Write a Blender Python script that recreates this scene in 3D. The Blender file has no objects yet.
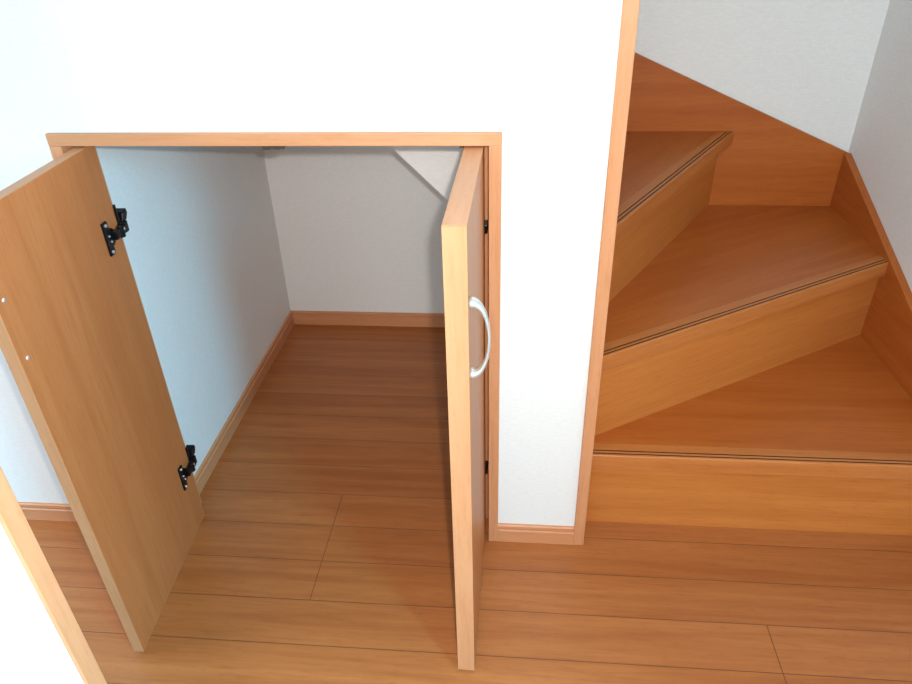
import bpy, bmesh, math
from mathutils import Vector, Matrix
scene = bpy.context.scene
COL = scene.collection

# ------------------------------------------------------------------ materials
def new_mat(name):
    m = bpy.data.materials.new(name); m.use_nodes = True
    nt = m.node_tree; nt.nodes.clear()
    out = nt.nodes.new('ShaderNodeOutputMaterial')
    b = nt.nodes.new('ShaderNodeBsdfPrincipled')
    nt.links.new(b.outputs[0], out.inputs[0])
    return m, nt, b
def N(nt, t, **kw):
    n = nt.nodes.new(t)
    for k, v in kw.items(): setattr(n, k, v)
    return n
def math_(nt, op, a, b=None):
    n = N(nt, "ShaderNodeMath", operation=op)
    if op == "COMPARE": n.inputs[2].default_value = .1
    for i, v in enumerate((a, b)):
        if v is None: continue
        if isinstance(v, (int, float)): n.inputs[i].default_value = v
        else: nt.links.new(v, n.inputs[i])
    return n.outputs[0]
def mixc(nt, fac, a, b, mode='MIX'):
    n = N(nt, 'ShaderNodeMix', data_type='RGBA', blend_type=mode)
    for sock, v in ((n.inputs[0], fac), (n.inputs[6], a), (n.inputs[7], b)):
        if isinstance(v, (int, float)): sock.default_value = v
        elif isinstance(v, tuple): sock.default_value = (*v, 1)
        else: nt.links.new(v, sock)
    return n.outputs[2]
def noise(nt, vec, scale3, detail=4, rough=.55, dist=0.0):
    mp = N(nt, 'ShaderNodeMapping'); mp.inputs['Scale'].default_value = scale3
    nt.links.new(vec, mp.inputs['Vector'])
    n = N(nt, 'ShaderNodeTexNoise'); n.inputs['Scale'].default_value = 1
    n.inputs['Detail'].default_value = detail; n.inputs['Roughness'].default_value = rough
    n.inputs['Distortion'].default_value = dist
    nt.links.new(mp.outputs[0], n.inputs['Vector'])
    return n.outputs['Fac']
def rng(nt, v, a, b, lo=0.0, hi=1.0):
    n = N(nt, 'ShaderNodeMapRange'); nt.links.new(v, n.inputs[0])
    for i, q in enumerate((a, b, lo, hi)): n.inputs[i+1].default_value = q
    return n.outputs[0]
def bump(nt, b, h, strength, dist):
    n = N(nt, 'ShaderNodeBump'); n.inputs['Strength'].default_value = strength
    n.inputs['Distance'].default_value = dist
    nt.links.new(h, n.inputs['Height']); nt.links.new(n.outputs[0], b.inputs['Normal'])

AX = {'x': (1.6, 26, 26), 'y': (26, 1.6, 26), 'z': (26, 26, 1.6)}
def grain(nt, vec, axis, light, mid, dark):
    s = AX[axis]
    band = noise(nt, vec, s, 3, .5, .6)
    fine = noise(nt, vec, tuple(q*7 for q in s), 3, .6)
    fleck = noise(nt, vec, tuple((160 if q > 10 else 45) for q in s), 2, .6)
    c = mixc(nt, rng(nt, band, .35, .66), light, mid)
    c = mixc(nt, rng(nt, fine, .48, .75, 0, .45), c, dark)
    c = mixc(nt, rng(nt, fleck, .55, .8, 0, .35), c, dark)
    return c, fine
def wood(name, axis, light, mid, dark, rough=.4, spec=.35):
    m, nt, b = new_mat(name)
    tc = N(nt, 'ShaderNodeTexCoord')
    c, fine = grain(nt, tc.outputs['Object'], axis, light, mid, dark)
    nt.links.new(c, b.inputs['Base Color'])
    b.inputs['Roughness'].default_value = rough
    b.inputs['Specular IOR Level'].default_value = spec
    bump(nt, b, fine, .05, .001)
    return m
def plain(name, col, rough=.5, metal=0.0, spec=.5, nscale=60):
    m, nt, b = new_mat(name)
    tc = N(nt, 'ShaderNodeTexCoord')
    n = noise(nt, tc.outputs['Object'], (nscale,)*3, 3)
    c = mixc(nt, rng(nt, n, .3, .7), tuple(v*.9 for v in col), col)
    nt.links.new(c, b.inputs['Base Color'])
    b.inputs['Roughness'].default_value = rough; b.inputs['Metallic'].default_value = metal
    b.inputs['Specular IOR Level'].default_value = spec
    return m
def wallpaper(name, col, horiz=True, strength=.25):
    m, nt, b = new_mat(name)
    g = N(nt, 'ShaderNodeNewGeometry')
    a = noise(nt, g.outputs['Position'], (70, 70, 330), 4, .6)
    d = noise(nt, g.outputs['Position'], (260, 260, 260), 3, .6)
    h = math_(nt, 'ADD', math_(nt, 'MULTIPLY', a, .65), math_(nt, 'MULTIPLY', d, .35))
    c = mixc(nt, rng(nt, h, .38, .62), tuple(v*.93 for v in col), col)
    nt.links.new(c, b.inputs['Base Color'])
    b.inputs['Roughness'].default_value = .85; b.inputs['Specular IOR Level'].default_value = .15
    bump(nt, b, h, strength, .002)
    return m

# laminate woods
W_STAIR = ((0.451, 0.122, 0.021), (0.387, 0.092, 0.013), (0.297, 0.061, 0.009))
W_NOSE = ((0.519, 0.180, 0.046), (0.451, 0.141, 0.031), (0.353, 0.092, 0.019))
W_DOOR = ((0.514, 0.168, 0.054), (0.466, 0.142, 0.042), (0.378, 0.104, 0.028))
W_TRIM = ((0.611, 0.275, 0.133), (0.553, 0.234, 0.104), (0.466, 0.178, 0.071))
M = {}
for ax in 'xyz':
    M['stair_'+ax] = wood('stair maple '+ax, ax, *W_STAIR, rough=.38)
    M['door_'+ax] = wood('door maple '+ax, ax, *W_DOOR, rough=.42)
    M['trim_'+ax] = wood('trim maple '+ax, ax, *W_TRIM, rough=.42)
M['riser'] = wood('riser maple', 'x', (.56, .198, .044), (.49, .158, .032), (.39, .108, .021), rough=.36)
M['nose'] = wood('nosing maple', 'x', *W_NOSE, rough=.38)
M['wall'] = wallpaper('white embossed wallpaper', (.80, .785, .765))
M['black'] = plain('black plated steel', (.012, .011, .013), .28, .6)
M['steel'] = plain('bright steel', (.9, .9, .9), .4, .8)
M['handle'] = plain('satin nickel', (.78, .77, .73), .38, .75)
M['groove'] = plain('dark groove', (.055, .018, .006), .7)
M['catch'] = plain('brown plastic', (.09, .05, .03), .5)
M['ceil'] = plain('white ceiling', (.8, .8, .79), .9)
M['plug'] = plain('dark magnet', (.06, .045, .04), .5)

# floor of three-strip boards
S, Y0, JX = .101, .0153, -.3583
def floor_mat():
    m, nt, b = new_mat('maple strip flooring')
    g = N(nt, 'ShaderNodeNewGeometry'); sp = N(nt, 'ShaderNodeSeparateXYZ')
    nt.links.new(g.outputs['Position'], sp.inputs[0]); x, y = sp.outputs[0], sp.outputs[1]
    r = math_(nt, 'DIVIDE', math_(nt, 'SUBTRACT', y, Y0), S)
    row = math_(nt, 'FLOOR', r)
    seam = math_(nt, 'MULTIPLY', math_(nt, 'ABSOLUTE', math_(nt, 'SUBTRACT', math_(nt, 'FRACT', math_(nt, 'ADD', r, .5)), .5)), S)
    bi = math_(nt, 'FLOOR', math_(nt, 'DIVIDE', math_(nt, 'SUBTRACT', y, Y0-2*S), 3*S))
    odd = math_(nt, 'ABSOLUTE', math_(nt, 'MODULO', bi, 2))
    xs = math_(nt, 'SUBTRACT', x, math_(nt, 'ADD', JX, math_(nt, 'ADD', math_(nt, 'MULTIPLY', odd, .9051), math_(nt, 'MULTIPLY', math_(nt, 'COMPARE', bi, 2.0), .5))))
    q = math_(nt, 'DIVIDE', xs, 1.8102)
    joint = math_(nt, 'MULTIPLY', math_(nt, 'ABSOLUTE', math_(nt, 'SUBTRACT', math_(nt, 'FRACT', math_(nt, 'ADD', q, .5)), .5)), 1.8102)
    d = math_(nt, 'MINIMUM', seam, joint)
    line = rng(nt, d, .0004, .0011, 1, 0)
    # each strip gets its own slice of grain
    cb = N(nt, 'ShaderNodeCombineXYZ')
    nt.links.new(math_(nt, 'ADD', x, math_(nt, 'MULTIPLY', row, 3.71)), cb.inputs[0])
    nt.links.new(y, cb.inputs[1]); nt.links.new(math_(nt, 'MULTIPLY', row, 1.37), cb.inputs[2])
    band = noise(nt, cb.outputs[0], (1.3, 26, 1), 4, .55, .8)
    fine = noise(nt, cb.outputs[0], (10, 190, 1), 3, .6)
    fleck = noise(nt, cb.outputs[0], (40, 170, 1), 2, .6)
    wn = N(nt, 'ShaderNodeTexWhiteNoise', noise_dimensions='1D'); nt.links.new(row, wn.inputs['W'])
    c = mixc(nt, rng(nt, band, .36, .66), FL[0], FL[1])
    c = mixc(nt, rng(nt, fine, .48, .78, 0, .45), c, FL[2])
    c = mixc(nt, rng(nt, fleck, .55, .8, 0, .3), c, FL[2])
    c = mixc(nt, 1.0, c, mixc(nt, wn.outputs['Value'], (.93, .92, .91), (1.0, 1.0, 1.0)), 'MULTIPLY')
    c = mixc(nt, math_(nt, 'MULTIPLY', line, .9), c, (.10, .035, .012))
    nt.links.new(c, b.inputs['Base Color'])
    b.inputs['Roughness'].default_value = .40; b.inputs['Specular IOR Level'].default_value = .4
    bump(nt, b, math_(nt, 'SUBTRACT', 1.0, line), .35, .0008)
    return m
FL = ((0.444, 0.152, 0.043), (0.353, 0.106, 0.027), (0.242, 0.062, 0.014))
M['floor'] = floor_mat()

# ------------------------------------------------------------------ mesh helpers
def link(name, bm, mats, parent=None, bevel=0.0, smooth=False):
    bmesh.ops.recalc_face_normals(bm, faces=bm.faces)
    me = bpy.data.meshes.new(name); bm.to_mesh(me); bm.free()
    for m in (mats if isinstance(mats, (list, tuple)) else [mats]): me.materials.append(M[m])
    if smooth:
        for p in me.polygons: p.use_smooth = True
    o = bpy.data.objects.new(name, me); COL.objects.link(o)
    if parent: o.parent = parent
    if bevel:
        md = o.modifiers.new('bevel', 'BEVEL'); md.width = bevel; md.segments = 2
        md.limit_method = 'ANGLE'; md.angle_limit = math.radians(40)
    return o
def add_box(bm, x0, x1, y0, y1, z0, z1):
    vs = [bm.verts.new((x, y, z)) for x in (x0, x1) for y in (y0, y1) for z in (z0, z1)]
    for f in ((0,1,3,2),(4,6,7,5),(0,4,5,1),(2,3,7,6),(0,2,6,4),(1,5,7,3)): bm.faces.new([vs[i] for i in f])
def box(*a):
    bm = bmesh.new(); add_box(bm, *a); return bm
def add_prism(bm, pts, axis, a, b, mat=0):
    """pts: 2-D polygon in the two axes other than `axis`, extruded from a to b"""
    def P(p, t):
        return {'x': (t, p[0], p[1]), 'y': (p[0], t, p[1]), 'z': (p[0], p[1], t)}[axis]
    A = [bm.verts.new(P(p, a)) for p in pts]; B = [bm.verts.new(P(p, b)) for p in pts]
    fs = [bm.faces.new(A[::-1]), bm.faces.new(B)]
    n = len(pts)
    for i in range(n): fs.append(bm.faces.new((A[i], A[(i+1) % n], B[(i+1) % n], B[i])))
    for f in fs: f.material_index = mat
def prism(*a, **k):
    bm = bmesh.new(); add_prism(bm, *a, **k); return bm
def add_cyl(bm, c, axis, r, h, n=16):
    """axis-aligned short cylinder centred on c"""
    rot = {'x': Matrix.Rotation(math.pi/2, 4, 'Y'), 'y': Matrix.Rotation(math.pi/2, 4, 'X'), 'z': Matrix.Identity(4)}[axis]
    bmesh.ops.create_cone(bm, cap_ends=True, segments=n, radius1=r, radius2=r*.9, depth=h, matrix=Matrix.Translation(c) @ rot)
def struct(name, bm, mats, bevel=0.0, parent=None):
    o = link(name, bm, mats, parent, bevel); 
    if not parent: o['kind'] = 'structure'
    return o
def thing(name, label, cat, loc=(0, 0, 0), rz=0.0, group=None):
    o = bpy.data.objects.new(name, None); COL.objects.link(o); o.empty_display_size = .05
    o.location = loc; o.rotation_euler = (0, 0, rz); o['label'] = label; o['category'] = cat; o['kind'] = 'thing'
    if group: o['group'] = group
    return o

# ------------------------------------------------------------------ dimensions
W, H, CW = .7013, .879, .0205          # cupboard opening, casing width
X1, X2 = .1857, .2085                  # stair wall end trim
XL, YB = -.716, .9263                  # cupboard side and back wall
XR, YS, R = .957, .9284, .2172         # stair skirting faces, rise
TOP = 2.4

# ------------------------------------------------------------------ room shell
struct('floor', box(-2.2, 2.4, -2.8, 1.1, -.05, 0), 'floor')
bm = bmesh.new()
add_box(bm, -2.2, -W-.019, 0, .09, 0, TOP)
add_box(bm, -W-.019, .019, 0, .09, H+.019, TOP)
add_box(bm, .019, X1+.002, 0, .09, 0, TOP)
struct('wall_front', bm, 'wall')
struct('wall_back', box(-.9, 1.1, YS+.02, 1.06, 0, TOP), 'wall')
struct('wall_right', box(XR+.02, 1.1, -1.335, YS+.02, 0, TOP), 'wall')  # unseen near end lengthened to keep window light off pillar and stairs
struct('wall_closet_left', box(XL-.06, XL, .09, YS+.02, 0, .99), 'wall')
struct('wall_closet_back', box(XL, .03, YB, YS+.02, 0, .80), 'wall')
struct('wall_closet_right', box(.03, .09, .09, YS+.02, 0, .70), 'wall')
struct('ceiling_closet', box(XL, -.12, .09, YB, .93, .96), 'wall')
# boxed-in underside of the flight, its front face and slanting lower edge
struct('wall_understair', prism([(-.39, .93), (.03, .51), (.03, .80), (-.06, .80), (-.06, .93)], 'y', .38, YB), 'wall')
struct('wall_stairwell', box(-.12, -.06, .09, YS+.02, .88, TOP), 'wall')
struct('wall_left', box(-.52, -.394, -2.4, -.675, 0, TOP), 'wall')
struct('ceiling', box(-2.2, 2.4, -2.8, 1.1, TOP, TOP+.04), 'ceil')

# skirting boards
HB = .0495
def base_profile(d, s=1):     # (depth, z) with a small step under the top
    return [(0, 0), (s*d, 0), (s*d, HB-.016), (s*(d-.0030), HB-.014), (s*(d-.0025), HB-.0115), (s*(d-.0010), HB-.0095), (s*(d-.0012), HB-.002), (s*(d-.0035), HB), (0, HB)]
struct('baseboard_left', prism([(-a, z) for a, z in base_profile(.008)], 'x', -2.2, -W-CW), 'trim_x')
struct('baseboard_front', prism([(-a, z) for a, z in base_profile(.008)], 'x', CW, X1), 'trim_x')
struct('baseboard_closet_back', prism([(YB-a, z) for a, z in base_profile(.008)], 'x', XL, .03), 'trim_x')
struct('baseboard_closet_left', prism([(XL+a, z) for a, z in base_profile(.008)], 'y', .09, YB-.008), 'trim_y')
# wall end trims
struct('trim_1', box(X1, X2, -.008, .098, 0, TOP), 'trim_z', .0012)
struct('trim_2', box(-.524, -.390, -.690, -.668, 0, TOP), 'trim_z', .0012)

# ------------------------------------------------------------------ cupboard frame
fr = thing('door_frame_surround', 'slim light maple wooden frame around the low square closet opening in the white wall', 'door frame', (-W/2, 0, 0))
def fbox(x0, x1, y0, y1, z0, z1): return box(x0+W/2, x1+W/2, y0, y1, z0, z1)
link('header', fbox(-W-CW, CW, -.008, .070, H, H+CW), 'trim_x', fr, .001)
link('jamb', fbox(-W-CW, -W, -.008, .070, 0, H), 'trim_z', fr, .001)
link('jamb', fbox(0, CW, -.008, .070, 0, H), 'trim_z', fr, .001)
link('door_stop', fbox(-W, -W+.010, .0622, .070, 0, H), 'trim_z', fr, .0006)
link('door_stop', fbox(-.012, 0, .0622, .070, 0, H), 'trim_z', fr, .0006)

# magnetic catch under the header
ct = thing('magnetic_catch', 'small dark brown door catch under the middle of the closet frame header', 'catch', (-.355, .030, H))
bm = bmesh.new(); add_box(bm, -.018, .018, -.012, .012, -.013, 0)
link('catch_body', bm, 'catch', ct, .0015)
bm = bmesh.new(); add_box(bm, -.013, -.004, -.0145, -.011, -.0125, -.005); add_box(bm, .004, .013, -.0145, -.011, -.0125, -.005)
link('magnet', bm, 'plug', ct, .0005)

# ------------------------------------------------------------------ cupboard doors
DW, Z0, Z1 = .3487, .008, .875
def hinge(parent, xf, s, zc):
    """face-mounted hinge; xf = inner face x of the panel, s = +1 when the face looks to +x; hinge edge at y = 0"""
    def X(a, b): return (min(xf+s*a, xf+s*b), max(xf+s*a, xf+s*b))
    # cup flange with its round cup bulging to the hinge side
    bm = bmesh.new()
    pts = [(-.0555, zc-.030), (-.0395, zc-.030), (-.0385, zc-.020)]
    for k in range(-6, 7):
        a = k*math.pi/12; pts.append((-.040+.0165*math.cos(a), zc+.0165*math.sin(a)))
    pts += [(-.0385, zc+.020), (-.0395, zc+.030), (-.0555, zc+.030)]
    add_prism(bm, pts, 'x', *X(0, .004))
    h = link('hinge', bm, 'black', parent, .0008); h['label'] = 'black steel hinge plate'
    # arm bridging the hinge edge, and its pivot barrel
    bm = bmesh.new()
    add_box(bm, *X(.003, .012), -.034, .006, zc-.008, zc+.008)
    add_box(bm, *X(-.016, .010), .003, .016, zc-.010, zc+.010)
    add_cyl(bm, (xf+s*.009, -.012, zc), 'z', .006, .022, 14)
    link('hinge_arm', bm, 'black', h, .0012)
    # body on the jamb behind the door edge
    bm = bmesh.new()
    add_box(bm, *X(-.034, -.004), .010, .036, zc-.008, zc+.008)
    add_prism(bm, [(.008, zc+.008), (.024, zc+.008), (.033, zc+.018), (.031, zc+.027), (.016, zc+.024)], 'x', *X(-.012, .006))
    add_box(bm, *X(.000, .004), -.001, .004, zc+.008, zc+.044)
    link('mounting_body', bm, 'black', h, .0012)
    for dy, dz in ((-.0475, .024), (-.0475, -.024), (-.046, .004), (-.043, -.007)):
        bm = bmesh.new(); add_cyl(bm, (xf+s*.0045, dy, zc+dz), 'x', .0032 if abs(dz) > .02 else .002, .0024, 12)
        link('screw', bm, 'steel', h)
    bm = bmesh.new(); add_cyl(bm, (xf+s*.012, -.006, zc+.002), 'x', .0026, .003, 12)
    link('screw', bm, 'steel', h)
def bow_handle(parent, xf, s, yh, zc, half=.0475, out=.0255):
    """arched bar, broad feet narrowing to the middle"""
    bm = bmesh.new(); n = 28; rings = []
    for i in range(n+1):
        t = -1 + 2*i/n; a = t*math.pi/2
        px = out*(math.cos(a)**.8 if math.cos(a) > 1e-6 else 0); pz = (half+.0072)*math.sin(a)
        tx, tz = -out*math.sin(a), (half+.0072)*math.cos(a); L = math.hypot(tx, tz); nx, nz = tz/L, -tx/L
        wy = .0052+.0055*abs(t)**2.5; th = .0022+.0052*abs(t)**2.5
        ring = []
        for k in range(12):
            q = 2*math.pi*k/12
            ring.append(bm.verts.new((xf+s*(px+nx*th*math.cos(q)), yh+wy*math.sin(q), zc+pz+nz*th*math.cos(q))))
        rings.append(ring)
    for r0, r1 in zip(rings, rings[1:]):
        for k in range(12): bm.faces.new((r0[k], r0[(k+1) % 12], r1[(k+1) % 12], r1[k]))
    bm.faces.new(rings[0][::-1]); bm.faces.new(rings[-1])
    h = link('handle', bm, 'handle', parent, smooth=True); h['label'] = 'silver bow handle'
    return h
def door(label, loc, rz, th, inner_right, DW=.3487):
    t = thing('door_leaf', label, 'door', loc, rz, 'pair of low closet doors')
    link('panel', box(-th, 0, -DW+.001, 0, Z0, Z1), 'door_z', t, .0009)
    link('edge_band', box(-th, 0, -DW, -DW+.001, Z0, Z1), 'trim_z', t, .0003)
    link('edge_band', box(-th, 0, -DW+.001, 0, Z1, Z1+.001), 'trim_y', t, .0003)
    inner, s = (0, 1) if inner_right else (-th, -1)
    for zc in (.7225, .167): hinge(t, inner, s, zc)
    bow_handle(t, -th if inner_right else 0, -s, -DW+(.030 if inner_right else .018), .7105)
    for dz in (.0465, -.0465):
        bm = bmesh.new(); bmesh.ops.create_uvsphere(bm, u_segments=14, v_segments=8, radius=.0034, matrix=Matrix.Translation((inner, -DW+.017, .7110+dz)) @ Matrix.Diagonal((.6, 1, 1, 1)))
        sc = link('handle_screw', bm, 'steel', t, smooth=True); sc['label'] = 'bright steel screw head'
    return t
door('left closet door swung open, its inner maple face with two black hinges towards us', (-.664, .0245, 0), .0610, .019, True, .353)
door('right closet door swung open edge-on, light maple edge and silver bow handle', (-.0081, .0245, 0), -.0123, .030, False)

# ------------------------------------------------------------------ winder stairs
st = thing('staircase', 'orange-brown maple winder steps turning left behind the white wall end', 'stairs', (.58, .45, 0))
O = Vector((.58, .45, 0))
def sh(bm):
    for v in bm.verts: v.co -= O
    return bm
NT = .0355; XI = X2+.0005
# nosing lines: (left point, right point) in plan
a2 = (.5413-.0855)/(.957-.2262); a3 = (.9284-.2464)/(.6471-.2537)
def l2(x): return .5413-(.957-x)*a2
def l3x(y): return .6471-(.9284-y)/a3
NOSE = {1: ((XI, .0411), (XR, .0411)), 2: ((XI, l2(XI)), (XR, l2(XR))), 3: ((l3x(.170), .170), (l3x(YS), YS)), 4: ((.205, YS), (.205, .100))}
OVER = {1: .023, 2: .017, 3: .030, 4: .024}
NB = .040                                    # depth of the nosing board
def inward(k):
    (ax, ay), (bx, by) = NOSE[k]
    d = Vector((bx-ax, by-ay)).normalized(); n = Vector((-d.y, d.x))   # up the stairs
    return (n if k != 4 else Vector((-1, 0))), d
def offset_line(k, t):
    n, d = inward(k); a, b = (Vector(p)+n*t for p in NOSE[k]); return a, b, d
def clip_end(p, d, k, end):
    """slide p along d until it meets the side faces of the stairwell"""
    if k in (1, 2):
        x = XI if end == 0 else XR
        return Vector((x, p.y+d.y*(x-p.x)/d.x))
    if k == 3:
        y = .170 if end == 0 else YS
        return Vector((p.x+d.x*(y-p.y)/d.y, y))
    y = YS if end == 0 else .100
    return Vector((p.x, y))
def strip(k, t0, t1):
    a0, b0, d = offset_line(k, t0); a1, b1, _ = offset_line(k, t1)
    return [clip_end(a0, d, k, 0), clip_end(b0, d, k, 1), clip_end(b1, d, k, 1), clip_end(a1, d, k, 0)]
def nosing_bm(k):
    z = R*k
    prof = [(0, z-NT), (0, z-.002), (.002, z), (.0060, z), (.0060, z-.0016), (.0090, z-.0016), (.0090, z),
            (.0150, z), (.0150, z-.0016), (.0180, z-.0016), (.0180, z), (NB, z), (NB, z-NT)]
    dark = {3, 4, 5, 7, 8, 9}
    bm = bmesh.new(); A, B = [], []
    for t, zz in prof:
        q = strip(k, t, t+.001)
        A.append(bm.verts.new((q[0].x, q[0].y, zz))); B.append(bm.verts.new((q[1].x, q[1].y, zz)))
    n = len(prof); bm.faces.new(A[::-1]); bm.faces.new(B)
    for i in range(n):
        f = bm.faces.new((A[i], A[(i+1) % n], B[(i+1) % n], B[i])); f.material_index = 1 if i in dark else 0
    return bm
def riser_bm(k):
    q = strip(k, OVER[k], OVER[k]+.012)
    return prism([(p.x, p.y) for p in q], 'z', R*(k-1) if k > 1 else 0, R*k-NT)
def tread_poly(k):
    a = strip(k, NB, NB+.01); L, Rr = a[0], a[1]
    if k == 1:
        b = strip(2, OVER[2]+.012, .05); return [L, Rr, b[1], b[0]]
    if k == 2:
        b = strip(3, OVER[3]+.012, .05); return [L, Rr, Vector((XR, YS)), b[1], b[0], Vector((XI, .17))]
    if k == 3: return [L+(Rr-L)*((.181-L.x)/(Rr.x-L.x)), Rr, Vector((.181, YS))]
    return [Vector((.165, YS)), Vector((.165, .1)), Vector((-.055, .1)), Vector((-.055, YS))]
GR = {1: 'x', 2: 'x', 3: 'x', 4: 'y'}
def turn(o, ang):
    """give the board its own axes, grain along its front edge"""
    o.data.transform(Matrix.Rotation(-ang, 4, 'Z')); o.rotation_euler = (0, 0, ang)
for k in (1, 2, 3, 4):
    (ax, ay), (bx, by) = NOSE[k]; ang = math.atan2(by-ay, bx-ax)
    tr = link('tread', sh(prism([(p.x, p.y) for p in tread_poly(k)], 'z', R*k-.024, R*k)), 'stair_x', st); turn(tr, ang)
    no = link('nosing', sh(nosing_bm(k)), ['nose', 'groove'], tr); no.data.transform(Matrix.Rotation(-ang, 4, 'Z'))
    ri = link('riser', sh(riser_bm(k)), 'riser', st); turn(ri, ang)
# side skirting boards that follow the pitch of the steps
bm = prism([(.10, .0), (.10, .969), (.9769, .586), (.9769, .0)], 'y', YS, YS+.0195)
link('stringer', sh(bm), 'stair_x', st, .0012)
bm = prism([(-.02, 0), (-.02, .225), (YS-.0005, .5905), (YS-.0005, 0)], 'x', XR, XR+.0195)
link('stringer', sh(bm), 'stair_y', st, .0012)

# ------------------------------------------------------------------ camera
cam = bpy.data.cameras.new('camera'); co = bpy.data.objects.new('camera', cam); COL.objects.link(co)
C = Vector((.0455, -1.0811, 1.1871)); yaw, pit, rol, f = -.0979, -.5546, -.0289, 690.97
F = Vector((math.sin(yaw)*math.cos(pit), math.cos(yaw)*math.cos(pit), math.sin(pit)))
r0 = Vector((math.cos(yaw), -math.sin(yaw), 0)); u0 = r0.cross(F)
r = math.cos(rol)*r0+math.sin(rol)*u0; u = math.cos(rol)*u0-math.sin(rol)*r0
co.matrix_world = Matrix(((r.x, u.x, -F.x, C.x), (r.y, u.y, -F.y, C.y), (r.z, u.z, -F.z, C.z), (0, 0, 0, 1)))
cam.sensor_fit = 'HORIZONTAL'; cam.sensor_width = 36; cam.lens = f/912*36; cam.clip_start = .02
scene.camera = co

# ------------------------------------------------------------------ light
sp = bpy.data.lights.new('camera_flash', 'SPOT'); so = bpy.data.objects.new('camera_flash', sp); COL.objects.link(so)
sp.energy = 42; sp.color = (1.0, .955, .91); sp.shadow_soft_size = .010; sp.spot_size = math.radians(140); sp.spot_blend = .85
so.location = (.074, -1.075, 1.216)
so.rotation_euler = (F+Vector((.02, 0, .06))).to_track_quat('-Z', 'Y').to_euler()
wl = bpy.data.lights.new('window_daylight', 'AREA'); wo = bpy.data.objects.new('window_daylight', wl); COL.objects.link(wo)
wl.shape = 'RECTANGLE'; wl.size = .7; wl.size_y = 1.3; wl.energy = 145; wl.color = (.20, .70, 1.0)
wo.location = (1.9, -2.3, 1.6)
wo.rotation_euler = (Vector((-.7, .2, .4))-wo.location).to_track_quat('-Z', 'Y').to_euler()
w2 = bpy.data.lights.new('corridor_daylight', 'AREA'); wp = bpy.data.objects.new('corridor_daylight', w2); COL.objects.link(wp)
w2.shape = 'RECTANGLE'; w2.size = .7; w2.size_y = .9; w2.energy = 34; w2.color = (.60, .84, 1.0)
wp.location = (-2.15, -.55, .8); wp.rotation_euler = Vector((1, .25, -.2)).to_track_quat('-Z', 'Y').to_euler()
w3 = bpy.data.lights.new('room_fill', 'AREA'); wq = bpy.data.objects.new('room_fill', w3); COL.objects.link(wq)  # soft fill added behind the camera to brighten the closet back wall
w3.shape = 'RECTANGLE'; w3.size = .9; w3.size_y = .9; w3.energy = 27; w3.color = (.93, .97, .96)
wq.location = (0, -2.7, 1.5); wq.rotation_euler = Vector((-.05, 1, -.2)).to_track_quat('-Z', 'Y').to_euler()
w = bpy.data.worlds.new('world'); scene.world = w; w.use_nodes = True
w.node_tree.nodes['Background'].inputs[0].default_value = (.62, .80, 1.0, 1)
w.node_tree.nodes['Background'].inputs[1].default_value = .12

vs = scene.view_settings
vs.view_transform = 'Standard'; vs.look = 'None'; vs.gamma = 1; vs.use_curve_mapping = False; vs.exposure = 0.15
